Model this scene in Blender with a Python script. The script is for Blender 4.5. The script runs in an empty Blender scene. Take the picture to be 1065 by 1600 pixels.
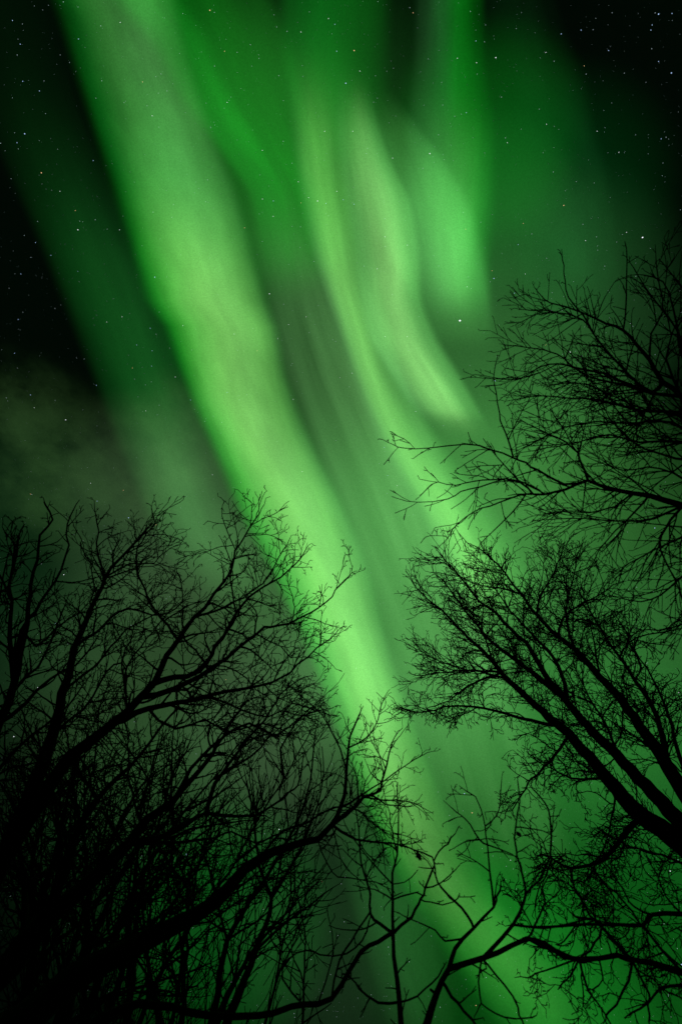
import bpy, math, random
from mathutils import Vector, Matrix, Quaternion
PI = math.pi
S = bpy.context.scene
C = S.collection

# ---------------------------------------------------------------- camera, world, exposure
CAM_Z = 1.6
PITCH = math.radians(52)            # the lens looks up steeply into the sky
FPX = 1600 * 20 / 36.0              # 20 mm lens on a full frame held upright, in photo pixels
cam_d = bpy.data.cameras.new('camera'); cam = bpy.data.objects.new('camera', cam_d); C.objects.link(cam)
cam_d.sensor_fit = 'VERTICAL'; cam_d.sensor_height = 36; cam_d.sensor_width = 24; cam_d.lens = 20
cam_d.clip_start = 0.05; cam_d.clip_end = 20000
cam.location = (0, 0, CAM_Z); cam.rotation_euler = (PI / 2 + PITCH, 0, 0)
cam_d.dof.use_dof = True; cam_d.dof.focus_distance = 900; cam_d.dof.aperture_fstop = 2.4
S.camera = cam
w = bpy.data.worlds.new("World"); S.world = w; w.use_nodes = True
w.node_tree.nodes['Background'].inputs[0].default_value = (0.002, 0.006, 0.003, 1)
w.node_tree.nodes['Background'].inputs[1].default_value = 0.1
S.view_settings.view_transform = 'Standard'; S.view_settings.look = 'None'
S.view_settings.gamma = 1; S.view_settings.exposure = 0
S.cycles.transparent_max_bounces = 40
S.cycles.max_bounces = 4

CAMP = Vector((0, 0, CAM_Z))
ROT = cam.rotation_euler.to_matrix()
def ray(x, y):
    return (ROT @ Vector(((x - 532.5) / FPX, -(y - 800) / FPX, -1))).normalized()
def at(x, y, r):                    # a point r metres away in that direction
    return CAMP + ray(x, y) * r

# ---------------------------------------------------------------- helpers
def mesh_obj(name, verts, faces, mat, parent=None, uvs=None, smooth=True):
    me = bpy.data.meshes.new(name); me.from_pydata(verts, [], faces)
    if uvs:
        ul = me.uv_layers.new(name='UVMap')
        idx = [0] * len(me.loops); me.loops.foreach_get('vertex_index', idx)
        flat = []
        for i in idx: flat += uvs[i]
        ul.data.foreach_set('uv', flat)
    if smooth: me.polygons.foreach_set('use_smooth', [True] * len(me.polygons))
    me.materials.append(mat); me.update()
    o = bpy.data.objects.new(name, me); C.objects.link(o)
    if parent: o.parent = parent
    return o
def tag(o, label=None, cat=None, group=None, kind=None):
    if label: o['label'] = label
    if cat: o['category'] = cat
    if group: o['group'] = group
    if kind: o['kind'] = kind
    return o

class NT:                            # small node helper
    def __init__(s, name):
        s.m = bpy.data.materials.new(name); s.m.use_nodes = True
        s.t = s.m.node_tree; s.t.nodes.clear()
        s.out = s.n('ShaderNodeOutputMaterial')
    def n(s, kind, **kw):
        nd = s.t.nodes.new(kind)
        for k, v in kw.items(): setattr(nd, k, v)
        return nd
    def l(s, a, b): s.t.links.new(a, b)
    def setv(s, sock, v):
        if hasattr(v, 'links'): s.l(v, sock)
        else: sock.default_value = v
    def math(s, op, a, b=None, clamp=False):
        nd = s.n('ShaderNodeMath', operation=op, use_clamp=clamp); s.setv(nd.inputs[0], a)
        if b is not None: s.setv(nd.inputs[1], b)
        return nd.outputs[0]
    def vmath(s, op, a, b=None, scale=None):
        nd = s.n('ShaderNodeVectorMath', operation=op); s.setv(nd.inputs[0], a)
        if b is not None: s.setv(nd.inputs[1], b)
        if scale is not None: s.setv(nd.inputs['Scale'], scale)
        return nd.outputs['Value'] if op == 'DOT_PRODUCT' else nd.outputs['Vector']
    def ramp(s, fac, stops, interp='B_SPLINE'):
        nd = s.n('ShaderNodeValToRGB'); cr = nd.color_ramp; cr.interpolation = interp
        while len(cr.elements) < len(stops): cr.elements.new(0.5)
        for e, (p, c) in zip(cr.elements, sorted(stops, key=lambda q: q[0])):
            e.position = p; e.color = (c, c, c, 1) if not hasattr(c, '__len__') else (c[0], c[1], c[2], 1)
        s.l(fac, nd.inputs[0]); return nd.outputs[0]
    def noise(s, vec, scale, detail=3, rough=0.5):
        nd = s.n('ShaderNodeTexNoise'); nd.inputs['Scale'].default_value = scale
        nd.inputs['Detail'].default_value = detail; nd.inputs['Roughness'].default_value = rough
        s.l(vec, nd.inputs['Vector']); return nd.outputs[0]
    def rng(s, v, a, b, c, d):
        nd = s.n('ShaderNodeMapRange', interpolation_type='SMOOTHSTEP')
        s.l(v, nd.inputs[0])
        for i, q in zip((1, 2, 3, 4), (a, b, c, d)): nd.inputs[i].default_value = q
        return nd.outputs[0]

def grain(nt):                       # very fine mottling of the night sky
    g = nt.n('ShaderNodeNewGeometry')
    d = nt.vmath('NORMALIZE', g.outputs['Position'])
    n = nt.noise(d, 520, 2, 0.8)
    return d, nt.rng(n, 0.25, 0.75, 0.88, 1.12)

# ---------------------------------------------------------------- sky dome
def lin(c):                          # 8-bit display value to linear
    return tuple(((v / 255 + 0.055) / 1.055) ** 2.4 if v > 10 else v / 255 / 12.92 for v in c)
def sky_material():
    nt = NT('night_sky')
    d, gr = grain(nt)
    base = nt.n('ShaderNodeRGB'); base.outputs[0].default_value = (0.0005, 0.0022, 0.0009, 1)
    acc = base.outputs[0]
    # broad patches of airglow: direction, angular radius (deg), display colour
    spots = [((800, 930), 24, (42, 96, 40)), ((620, 900), 20, (43, 88, 41)), ((930, 1370), 22, (8, 74, 15)), ((950, 1100), 16, (12, 42, 17)),
             ((700, 700), 20, (38, 84, 35)), ((850, 330), 11, (0, 34, 7)), ((320, 1040), 18, (38, 62, 34)), ((460, 1120), 13, (36, 52, 34)),
             ((350, 1430), 10, (4, 62, 13)), ((500, 300), 17, (14, 54, 15)), ((300, 800), 14, (34, 50, 31)), ((250, 1300), 13, (6, 32, 9)), ((530, 1440), 11, (20, 42, 21)), ((410, 260), 12, (14, 76, 15)), ((750, 230), 9, (4, 66, 9)), ((760, 330), 8, (12, 56, 14)),
             ((30, 880), 16, (8, 30, 12)), ((150, 1120), 15, (10, 24, 10)), ((820, 520), 15, (26, 62, 28)), ((600, 1120), 12, (30, 66, 28))]
    for (px, py), rad, col in spots:
        v = ray(px, py)
        dp = nt.vmath('DOT_PRODUCT', d, tuple(v))
        f = nt.rng(dp, math.cos(math.radians(rad)), 1.0, 0.0, 1.0)
        f = nt.rng(f, 0.0, 1.0, 0.0, 1.0) if False else f
        acc = nt.vmath('ADD', acc, nt.vmath('SCALE', lin(col), scale=f))
    # thin ragged cloud low on the left, aurora light on it painted as emission
    cv = nt.vmath('MULTIPLY', d, (1.0, 1.0, 1.7))
    cn = nt.noise(cv, 6.5, 8, 0.6)
    cm = nt.rng(cn, 0.36, 0.72, 0.0, 1.0)
    cmask = None
    for (px, py), rad in (((20, 690), 9), ((95, 740), 9), ((180, 750), 8), ((270, 680), 7)):
        f = nt.rng(nt.vmath('DOT_PRODUCT', d, tuple(ray(px, py))), math.cos(math.radians(rad)), 1.0, 0.0, 1.0)
        cmask = f if cmask is None else nt.math('MAXIMUM', cmask, f)
    cm = nt.math('MULTIPLY', cm, cmask)
    acc = nt.vmath('ADD', acc, nt.vmath('SCALE', lin((32, 54, 25)), scale=cm))
    em = nt.n('ShaderNodeEmission'); nt.l(acc, em.inputs[0]); nt.l(gr, em.inputs[1])
    nt.l(em.outputs[0], nt.out.inputs[0]); nt.m.cycles.emission_sampling = 'NONE'
    return nt.m
def dome():
    R = 3000; nr, ns = 48, 96; vs, fs = [], []
    for i in range(nr + 1):
        el = -8 + 98 * i / nr
        for j in range(ns):
            a = 2 * PI * j / ns; e = math.radians(min(el, 89.98))
            vs.append((R * math.cos(e) * math.cos(a), R * math.cos(e) * math.sin(a), R * math.sin(e)))
    for i in range(nr):
        for j in range(ns):
            k = (j + 1) % ns; fs.append((i * ns + j, (i + 1) * ns + j, (i + 1) * ns + k, i * ns + k))
    fs.append(tuple(nr * ns + j for j in range(ns)))
    return tag(mesh_obj('sky', vs, fs, sky_material()), kind='structure', label='black and dark green night sky with a thin grey cloud low on the left')
dome()

# ground: never in the frame, but the trees stand on it
nt = NT('forest_floor')
g = nt.n('ShaderNodeNewGeometry')
b = nt.n('ShaderNodeBsdfPrincipled'); b.inputs['Roughness'].default_value = 0.9
nt.l(nt.ramp(nt.noise(g.outputs['Position'], 1.3, 6, 0.6), [(0.3, (0.012, 0.010, 0.007)), (0.7, (0.03, 0.028, 0.018))]), b.inputs['Base Color'])
nt.l(b.outputs[0], nt.out.inputs[0]); floor_mat = nt.m
vs, fs = [(0, 0, 0)], []
rings = [3, 8, 16, 30, 60, 150, 400, 1000, 2950]
rnd0 = random.Random(2)
for k, r in enumerate(rings):
    for j in range(48):
        a = 2 * PI * j / 48
        vs.append((r * math.cos(a), r * math.sin(a), rnd0.uniform(-.06, .06) * min(r, 60) ** .5))
for j in range(48):
    fs.append((0, 1 + j, 1 + (j + 1) % 48))
    for k in range(len(rings) - 1):
        p = 1 + k * 48; q = p + 48; fs.append((p + j, q + j, q + (j + 1) % 48, p + (j + 1) % 48))
tag(mesh_obj('ground', vs, fs, floor_mat), kind='structure', label='dark forest floor')

# ---------------------------------------------------------------- aurora curtains
def crom(p0, p1, p2, p3, t):
    return 0.5 * ((2 * p1) + (-p0 + p2) * t + (2 * p0 - 5 * p1 + 4 * p2 - p3) * t * t + (-p0 + 3 * p1 - 3 * p2 + p3) * t ** 3)
NBAND = [0]
def aurora(label, rows, across, along, streak=(3.0, 1.2, 0.25), gain=1.0, warp=0.06, seed=0.0, across2=None, mixy=None):
    """rows (y, x_left, x_right) trace the curtain; across = colours over its width; along = strength at heights y"""
    NBAND[0] += 1; R = 2600 - 45 * NBAND[0]
    if rows[0][0] == -100:            # carry the curtain on past the zenith, where it fades out
        a, c = rows[0], rows[1]; k = 320 / (c[0] - a[0])
        rows = [(-420, a[1] - (c[1] - a[1]) * k * .6, a[2] - (c[2] - a[2]) * k * .6)] + rows; along = [(-420, 0)] + along
    y0, y1 = rows[0][0], rows[-1][0]
    pr = [rows[0]] + rows + [rows[-1]]
    NU, NS = 16, 8; vs, uv, fs = [], [], []; nrow = 0
    for i in range(1, len(pr) - 2):
        for k in range(NS + (1 if i == len(pr) - 3 else 0)):
            t = k / NS
            y = pr[i][0] + (pr[i + 1][0] - pr[i][0]) * t
            a = crom(pr[i - 1][1], pr[i][1], pr[i + 1][1], pr[i + 2][1], t)
            c = crom(pr[i - 1][2], pr[i][2], pr[i + 1][2], pr[i + 2][2], t)
            for u in range(NU + 1):
                f = u / NU
                vs.append(tuple(at(a + (c - a) * f, y, R + 22 * math.sin(f * 5 + y * .006)))); uv.append((f, (y - y0) / (y1 - y0)))
            nrow += 1
    for r in range(nrow - 1):
        for u in range(NU):
            q = r * (NU + 1) + u; fs.append((q, q + 1, q + NU + 2, q + NU + 1))
    nt = NT('aurora_light')
    uvn = nt.n('ShaderNodeUVMap'); sp = nt.n('ShaderNodeSeparateXYZ'); nt.l(uvn.outputs[0], sp.inputs[0])
    # long wavering rays
    H = (y1 - y0) / 400.0
    cmb = nt.n('ShaderNodeCombineXYZ')
    nt.setv(cmb.inputs[0], nt.math('MULTIPLY', sp.outputs[0], streak[0])); nt.setv(cmb.inputs[1], nt.math('MULTIPLY', sp.outputs[1], streak[1] * H)); cmb.inputs[2].default_value = seed
    ns = nt.noise(cmb.outputs[0], 1.0, 3, 0.5)
    cm2 = nt.n('ShaderNodeCombineXYZ')
    nt.setv(cm2.inputs[0], nt.math('MULTIPLY', sp.outputs[0], 0.7)); nt.setv(cm2.inputs[1], nt.math('MULTIPLY', sp.outputs[1], 2.2 * H)); cm2.inputs[2].default_value = seed + 7
    nw = nt.math('MULTIPLY', nt.math('SUBTRACT', nt.noise(cm2.outputs[0], 1.0, 2, 0.5), 0.5), warp * 2)
    edge = nt.math('MULTIPLY', nt.math('MULTIPLY', sp.outputs[0], nt.math('SUBTRACT', 1.0, sp.outputs[0])), 4.0)
    uu = nt.math('ADD', sp.outputs[0], nt.math('MULTIPLY', nw, edge))
    col = nt.ramp(uu, across)
    if across2:                       # the band changes character along its length
        mx = nt.n('ShaderNodeMix', data_type='RGBA'); m0, m1 = ((q - y0) / (y1 - y0) for q in mixy)
        f = nt.rng(sp.outputs[1], min(m0, m1), max(m0, m1), 0, 1) if m1 > m0 else nt.rng(sp.outputs[1], m1, m0, 1, 0)
        nt.l(f, mx.inputs[0]); nt.l(col, mx.inputs[6]); nt.l(nt.ramp(uu, across2), mx.inputs[7]); col = mx.outputs[2]
    st = nt.ramp(sp.outputs[1], [((y - y0) / (y1 - y0), v * 0.5) for y, v in along])
    sn = nt.rng(ns, 0.25, 0.75, 1 - streak[2], 1 + streak[2])
    cm3 = nt.n('ShaderNodeCombineXYZ')
    nt.setv(cm3.inputs[0], nt.math('MULTIPLY', nt.math('ADD', uu, nt.math('MULTIPLY', sp.outputs[1], .35)), 11.0)); nt.setv(cm3.inputs[1], nt.math('MULTIPLY', sp.outputs[1], 1.5 * H)); cm3.inputs[2].default_value = seed + 3
    sn = nt.math('MULTIPLY', sn, nt.rng(nt.noise(cm3.outputs[0], 1.0, 4, 0.55), .3, .7, .955, 1.04))
    _, gr = grain(nt)
    k = nt.math('MULTIPLY', nt.math('MULTIPLY', nt.math('MULTIPLY', st, sn), gr), 2.0 * gain)
    k = nt.math('MULTIPLY', k, nt.math('MULTIPLY', nt.rng(sp.outputs[0], 0, .14, 0, 1), nt.rng(sp.outputs[0], .86, 1, 1, 0)))
    if along[0][1] == 0: k = nt.math('MULTIPLY', k, nt.rng(sp.outputs[1], 0, .22 if y0 > 0 else .1, 0, 1))
    if along[-1][1] == 0: k = nt.math('MULTIPLY', k, nt.rng(sp.outputs[1], .9, 1, 1, 0))
    em = nt.n('ShaderNodeEmission'); nt.l(col, em.inputs[0]); nt.l(k, em.inputs[1])
    tr = nt.n('ShaderNodeBsdfTransparent'); ad = nt.n('ShaderNodeAddShader')
    nt.l(em.outputs[0], ad.inputs[0]); nt.l(tr.outputs[0], ad.inputs[1]); nt.l(ad.outputs[0], nt.out.inputs[0])
    nt.m.cycles.emission_sampling = 'NONE'
    o = mesh_obj('aurora', vs, fs, nt.m, uvs=uv)
    o.visible_shadow = True
    return tag(o, label, 'aurora', 'aurora bands across the night sky')

Z = (0, 0, 0)
# broad main band
aurora('broadest pale green aurora band sweeping from the upper left corner down between the trees',
    [(-100, 30, 280), (0, 68, 290), (100, 100, 312), (200, 132, 345), (300, 164, 382), (400, 194, 412), (470, 215, 432), (510, 243, 446), (600, 276, 466), (700, 316, 505), (800, 358, 555), (900, 412, 590), (1000, 460, 614), (1100, 498, 648), (1200, 534, 684), (1300, 576, 726), (1400, 622, 785), (1500, 684, 880), (1600, 750, 960), (1700, 800, 1010)],
    [(0, Z), (.07, (.000, .05, .001)), (.16, (.01, .24, .012)), (.28, (.095, .45, .065)), (.44, (.17, .51, .10)), (.61, (.17, .52, .11)), (.76, (.10, .35, .065)), (.89, (.018, .10, .018)), (1, Z)],
    [(-100, .5), (0, .58), (120, .7), (260, .92), (360, 1.05), (500, 1.12), (650, 1.08), (800, 1.06), (950, 1.04), (1050, .98), (1180, .70), (1280, .48), (1360, .32), (1450, .16), (1540, .10), (1640, .06), (1700, 0)],
    across2=[(0, Z), (.1, (.000, .035, .001)), (.22, (.004, .15, .010)), (.36, (.05, .29, .045)), (.5, (.065, .32, .06)), (.68, (.07, .29, .065)), (.8, (.042, .17, .038)), (.9, (.016, .06, .016)), (1, Z)], mixy=(490, 250),
    streak=(2.8, 2.1, .24), warp=.10, seed=1.3)
aurora('paler ridge of light inside the broadest aurora band',
    [(600, 350, 470), (700, 385, 500), (780, 425, 535), (860, 465, 575), (960, 505, 600), (1060, 545, 640), (1160, 570, 670)],
    [(0, Z), (.3, (.01, .03, .01)), (.62, (.045, .10, .035)), (.85, (.01, .03, .01)), (1, Z)],
    [(600, 0), (700, .5), (820, 1), (950, .9), (1060, .4), (1160, 0)], seed=3.1)
aurora('deep green foot of the main aurora band low at the bottom edge',
    [(1240, 640, 860), (1330, 655, 900), (1420, 660, 940), (1500, 692, 1000), (1600, 752, 1060), (1700, 805, 1100)],
    [(0, Z), (.12, (.002, .04, .003)), (.3, (.010, .155, .013)), (.5, (.005, .115, .009)), (.75, (.002, .06, .004)), (1, Z)],
    [(1240, 0), (1330, .3), (1420, .9), (1500, 1.1), (1600, .85), (1650, .6), (1700, 0)], seed=4.1)
aurora('narrow green aurora ray forming the left edge of the middle fan, down to the birch',
    [(40, 425, 560), (160, 440, 570), (260, 452, 580), (350, 470, 590), (430, 490, 600), (520, 520, 622), (600, 548, 644), (700, 588, 706), (800, 640, 784), (900, 680, 845), (1000, 710, 895)],
    [(0, Z), (.13, (.02, .06, .02)), (.24, (.11, .36, .075)), (.38, (.15, .46, .09)), (.58, (.07, .27, .05)), (.82, (.01, .06, .01)), (1, Z)],
    [(40, 0), (130, .22), (200, .45), (280, .65), (350, .85), (430, 1.05), (520, 1.0), (600, 1.05), (700, .95), (800, .95), (880, .9), (940, .5), (1000, .0)], streak=(3.4, 1.4, .22), seed=5.5)
aurora('brightest hooked aurora ray curling to a rounded end beside the bare branches',
    [(90, 520, 580), (170, 519, 590), (240, 522, 614), (320, 530, 650), (400, 545, 664), (470, 552, 668), (530, 566, 692), (580, 596, 722), (620, 622, 745), (650, 648, 762), (700, 690, 790)],
    [(0, Z), (.16, (.03, .09, .03)), (.36, (.13, .36, .09)), (.58, (.22, .55, .145)), (.78, (.07, .28, .06)), (1, Z)],
    [(90, 0), (160, .2), (230, .5), (300, .8), (370, 1.0), (430, 1.08), (500, 1.0), (570, 1.15), (610, 1.2), (640, .95), (660, .3), (700, 0)], streak=(3, 1.6, .25), seed=8.5)
aurora('short upright aurora ray right of the centre fan, ending at the bright star',
    [(-100, 640, 765), (0, 640, 765), (100, 636, 768), (200, 622, 785), (300, 618, 785), (380, 630, 778), (440, 645, 775), (490, 660, 775), (540, 680, 775)],
    [(0, Z), (.2, (.02, .07, .022)), (.42, (.06, .25, .055)), (.6, (.05, .25, .045)), (.74, (.014, .15, .015)), (.88, (.002, .05, .003)), (1, Z)],
    [(-100, .9), (0, .9), (100, .9), (200, .9), (300, 1.0), (380, 1.2), (440, 1.0), (490, .35), (540, 0)],
    across2=[(0, Z), (.25, (.008, .035, .01)), (.45, (.012, .13, .02)), (.58, (.003, .17, .008)), (.72, (.001, .10, .003)), (.88, (0, .03, .001)), (1, Z)], mixy=(330, 120), seed=2.2)
aurora('soft green veil of aurora between the hooked ray and the short upright ray',
    [(120, 525, 610), (200, 540, 665), (280, 555, 725), (350, 575, 755), (430, 610, 772), (500, 645, 780), (560, 670, 780)],
    [(0, Z), (.3, (.055, .24, .05)), (.6, (.06, .27, .052)), (.82, (.035, .18, .035)), (1, Z)],
    [(120, 0), (200, .35), (270, .75), (340, 1.05), (400, 1.05), (450, .85), (500, .3), (560, 0)], seed=9.2)
aurora('dark emerald aurora streamer along the top edge beside the broadest band',
    [(-100, 110, 400), (0, 160, 440), (80, 225, 470), (150, 265, 490), (230, 325, 520), (300, 375, 545), (400, 395, 555), (480, 410, 560)],
    [(0, Z), (.3, (.004, .15, .008)), (.5, (.002, .115, .004)), (.72, (.004, .09, .005)), (1, Z)],
    [(-100, 1.1), (0, 1.1), (120, .9), (220, 1.05), (320, .85), (400, .45), (480, 0)], streak=(3.5, 1.0, .4), seed=4.4)
aurora('faint emerald aurora streamer at the top edge above the middle fan',
    [(-100, 420, 620), (0, 425, 620), (100, 430, 620), (200, 450, 630), (300, 470, 640)],
    [(0, Z), (.32, (.001, .105, .006)), (.6, (.001, .07, .003)), (1, Z)],
    [(-100, 1.1), (0, 1.0), (120, .9), (200, .6), (300, 0)], seed=6.4)
aurora('dim grey green streaked veil between the broadest band and the middle fan',
    [(220, 350, 540), (340, 370, 560), (440, 395, 590), (560, 420, 640), (700, 470, 700), (850, 530, 760), (1000, 590, 800), (1150, 620, 860), (1300, 660, 900), (1420, 700, 940)],
    [(0, Z), (.2, (.032, .100, .028)), (.5, (.050, .138, .041)), (.8, (.033, .095, .027)), (1, Z)],
    [(220, 0), (350, .6), (450, .7), (560, .95), (700, 1.05), (850, 1.05), (1000, .95), (1150, .65), (1300, .4), (1420, 0)], streak=(6, .9, .42), warp=.12, seed=11.2)
aurora('faint dark green aurora band on the far left running down to the left trees',
    [(-100, -140, 70), (60, -80, 110), (180, -40, 145), (300, 15, 195), (400, 60, 245), (500, 100, 285), (600, 140, 320), (700, 175, 360), (800, 215, 390), (900, 265, 430), (1000, 320, 470)],
    [(0, Z), (.25, (.002, .035, .004)), (.5, (.006, .075, .010)), (.75, (.004, .05, .007)), (1, Z)],
    [(-100, .05), (60, .04), (180, .1), (300, .32), (400, .8), (500, 1.0), (620, 1.3), (720, 1.5), (800, 1.9), (880, 1.4), (1000, 0)],
    across2=[(0, Z), (.25, (.01, .045, .01)), (.5, (.028, .105, .026)), (.75, (.016, .06, .015)), (1, Z)], mixy=(600, 760), streak=(2, 1, .2), seed=14)
aurora('dim green aurora patch on the right above the bare tree top',
    [(-60, 730, 860), (40, 740, 890), (160, 750, 930), (280, 770, 960), (380, 790, 975), (470, 800, 985), (560, 800, 1000)],
    [(0, Z), (.3, (.001, .022, .003)), (.62, (.004, .036, .007)), (1, Z)],
    [(-60, .2), (40, .25), (160, .4), (280, .7), (380, 1.15), (450, .9), (560, 0)], streak=(2, 2, .5), seed=17)
aurora('thin green aurora ray low at the bottom between two dark gaps',
    [(1180, 470, 570), (1280, 500, 625), (1380, 530, 670), (1480, 560, 690), (1580, 590, 720), (1700, 620, 740)],
    [(0, Z), (.3, (.010, .05, .011)), (.55, (.012, .08, .014)), (1, Z)],
    [(1180, 0), (1280, .3), (1380, .8), (1480, .6), (1580, .5), (1640, .3), (1700, 0)], seed=19)

# ---------------------------------------------------------------- stars
def star_mat(name, col, k):
    nt = NT(name); em = nt.n('ShaderNodeEmission'); em.inputs[0].default_value = (*col, 1); em.inputs[1].default_value = k
    nt.l(em.outputs[0], nt.out.inputs[0]); nt.m.cycles.emission_sampling = 'NONE'; return nt.m
SM = {'b': star_mat('blue_star_light', (.45, .62, 1), 1.15), 'w': star_mat('white_star_light', (.9, .95, 1), 1.15), 'o': star_mat('orange_star_light', (1, .55, .28), 1.1),
      'f': star_mat('faint_star_light', (.72, .85, .95), .5)}
OCT_V = [(1, 0, 0), (-1, 0, 0), (0, 1, 0), (0, -1, 0), (0, 0, 1), (0, 0, -1)]
OCT_F = [(0, 2, 4), (2, 1, 4), (1, 3, 4), (3, 0, 4), (2, 0, 5), (1, 2, 5), (3, 1, 5), (0, 3, 5)]
SR = 2750
stars = """328 16 o 2;123 61 b 1;20 32 b 1;32 69 b 1;36 127 b 1;62 142 b 1;39 209 b 2;27 223 b 1;65 270 o 2;94 299 w 1;146 251 b 1;122 359 w 2;187 359 w 1;238 181 w 1;223 128 o 1;188 35 w 1;351 80 o 1;
355 160 w 1;382 356 o 1;80 399 b 1;56 379 b 1;118 329 o 1;540 130 b 2;553 79 o 2;513 29 w 1;523 38 b 1;526 80 b 1;645 20 o 1;470 50 w 1;562 111 w 1;507 205 w 1;551 205 w 1;613 247 w 1;671 240 w 2;410 235 w 1;466 284 w 1;
496 314 w 2;482 309 w 1;509 318 b 1;526 299 w 1;536 312 b 1;553 319 b 1;427 314 b 1;427 338 w 1;410 311 w 1;470 317 o 1;601 370 w 1;636 383 w 1;774 90 w 2;743 64 b 1;728 176 b 1;714 91 w 1;744 98 w 1;852 82 w 1;876 53 b 1;907 47 b 1;
912 103 o 1;950 79 b 1;1028 22 b 2;1018 39 b 1;1016 47 b 1;1048 114 b 2;1049 21 b 1;1028 96 b 1;880 321 o 2;1003 371 w 3;792 223 w 1;853 194 w 1;932 205 w 1;1032 217 b 1;914 376 w 1;809 382 b 1;817 349 o 1;978 363 w 1;727 358 o 1;966 238 w 1;
242 433 b 2;29 499 b 1;23 552 b 1;122 424 b 1;235 513 b 1;238 548 b 1;237 572 b 1;214 539 b 1;151 602 b 1;48 617 b 1;54 637 w 1;103 656 w 2;298 625 b 1;286 509 w 1;366 522 w 1;355 613 b 1;191 495 w 1;167 503 w 1;207 575 o 1;33 428 b 1;193 766 o 1;
142 755 w 1;48 772 o 1;332 742 w 1;274 589 w 1;152 783 b 1;228 642 w 1;718 501 w 4;421 459 w 2;589 420 w 1;601 526 w 1;451 507 w 1;434 529 w 1;531 590 w 1;550 583 w 1;458 624 w 1;649 643 w 1;600 699 b 1;605 743 b 1;620 759 w 1;472 737 w 1;402 548 o 1;636 526 w 1;478 495 w 1;
771 435 b 2;729 448 w 1;768 423 o 1;773 595 b 2;852 539 o 1;890 550 w 2;803 458 b 1;875 577 b 1;820 428 w 1;135 1217 b 2;22 1495 b 1;63 1491 b 1;51 1503 b 1;292 1335 b 3;436 1296 w 2;502 1377 o 2;411 1419 o 1;725 1240 b 2;737 1270 o 2;743 1571 o 1;1046 1361 w 2;1064 1507 b 2;
797 1344 w 1;966 1240 o 1;888 1133 b 1;879 1183 w 1;1059 1082 w 2;1022 825 b 2;201 809 b 2;100 898 w 2;87 974 b 1;244 820 o 1;22 1151 w 2;59 1074 w 1;449 1122 w 2;524 988 w 1;353 1062 o 1;556 1044 w 1;137 1128 o 1"""
CN = {'b': 'blue white', 'w': 'white', 'o': 'orange'}
SN = {1: 'small', 2: 'bright', 3: 'very bright', 4: 'brightest'}
def where(x, y):
    if y > 1050: return 'low behind the ' + ('left trees' if x < 480 else 'branches at the bottom centre' if x < 800 else 'birch and right branches')
    if y > 780: return 'just above the left tree tops' if x < 420 else 'behind the right tree crowns' if x > 700 else 'between the left and right trees'
    v = 'top' if y < 200 else 'upper' if y < 450 else 'middle'
    h = 'far left dark sky' if x < 160 else 'left edge of the broad band' if x < 300 else 'space left of the centre fan' if x < 470 else 'centre fan of the aurora' if x < 700 else 'dim sky right of the fan' if x < 900 else 'black right corner' if y < 300 else 'sky by the right tree'
    return v + ' part of the ' + h
star_mesh = {}
for ci, c in enumerate('bwo'):
    for m in (1, 2, 3, 4):
        r = {1: 1.2, 2: 1.85, 3: 2.9, 4: 4.3}[m]
        me = bpy.data.meshes.new('star'); me.from_pydata([(a * r * 1.25, b * r, d * r) for a, b, d in OCT_V], [], OCT_F); me.materials.append(SM[c]); star_mesh[c, m] = me
special = {(718, 501): 'brightest white star, just right of the hooked aurora ray', (1003, 371): 'very bright white star just above the top of the right bare tree',
           (292, 1335): 'very bright blue white star low behind the left tree branches', (540, 130): 'bright blue white star near the top above the centre fan',
           (328, 16): 'bright orange star at the top edge beside the broad band', (65, 270): 'bright orange star in the dark sky at far left', (880, 321): 'bright orange star in the dim sky above the right tree',
           (774, 90): 'bright white star near the top right of the upright ray', (773, 595): 'bright blue white star at the tip of an upright bare twig'}
for s in stars.replace('\n', '').split(';'):
    x, y, c, m = s.split(); x, y, m = int(x), int(y), int(m)
    o = bpy.data.objects.new('star', star_mesh[c, m]); C.objects.link(o); o.location = at(x, y, SR)
    tag(o, special.get((x, y), '%s %s star in the %s' % (SN[m], CN[c], where(x, y)) if y <= 780 else '%s %s star %s' % (SN[m], CN[c], where(x, y))), 'star', 'stars in the night sky')
rs = random.Random(41); vs, fs = [], []
for i in range(6500):
    x, y = rs.uniform(-150, 1215), rs.uniform(-150, 1700); r = 0.42 + 1.05 * rs.random() ** 5
    p = at(x, y, SR + 60); k = len(vs)
    vs += [(p.x + a * r, p.y + b * r, p.z + d * r) for a, b, d in OCT_V]; fs += [tuple(k + q for q in f) for f in OCT_F]
tag(mesh_obj('faint_stars', vs, fs, SM['f'], smooth=False), 'countless faint pinprick stars scattered over the whole sky', 'stars', kind='stuff')

# ---------------------------------------------------------------- trees
def bark_mat(name, c0, c1):
    nt = NT(name); tc = nt.n('ShaderNodeNewGeometry')
    v = nt.vmath('MULTIPLY', tc.outputs['Position'], (1, 1, .3))
    n = nt.noise(v, 28, 5, .65)
    b = nt.n('ShaderNodeBsdfPrincipled'); b.inputs['Roughness'].default_value = .95; b.inputs['Specular IOR Level'].default_value = .08
    nt.l(nt.ramp(n, [(.3, c0), (.7, c1)], 'LINEAR'), b.inputs['Base Color'])
    bp = nt.n('ShaderNodeBump'); bp.inputs['Strength'].default_value = .7; bp.inputs['Distance'].default_value = .02; nt.l(n, bp.inputs['Height']); nt.l(bp.outputs[0], b.inputs['Normal'])
    nt.l(b.outputs[0], nt.out.inputs[0]); return nt.m
BARK = bark_mat('dark_bark', (.010, .008, .006), (.035, .028, .022))
BARK_R = bark_mat('reddish_bark', (.016, .009, .007), (.05, .028, .022))

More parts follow.
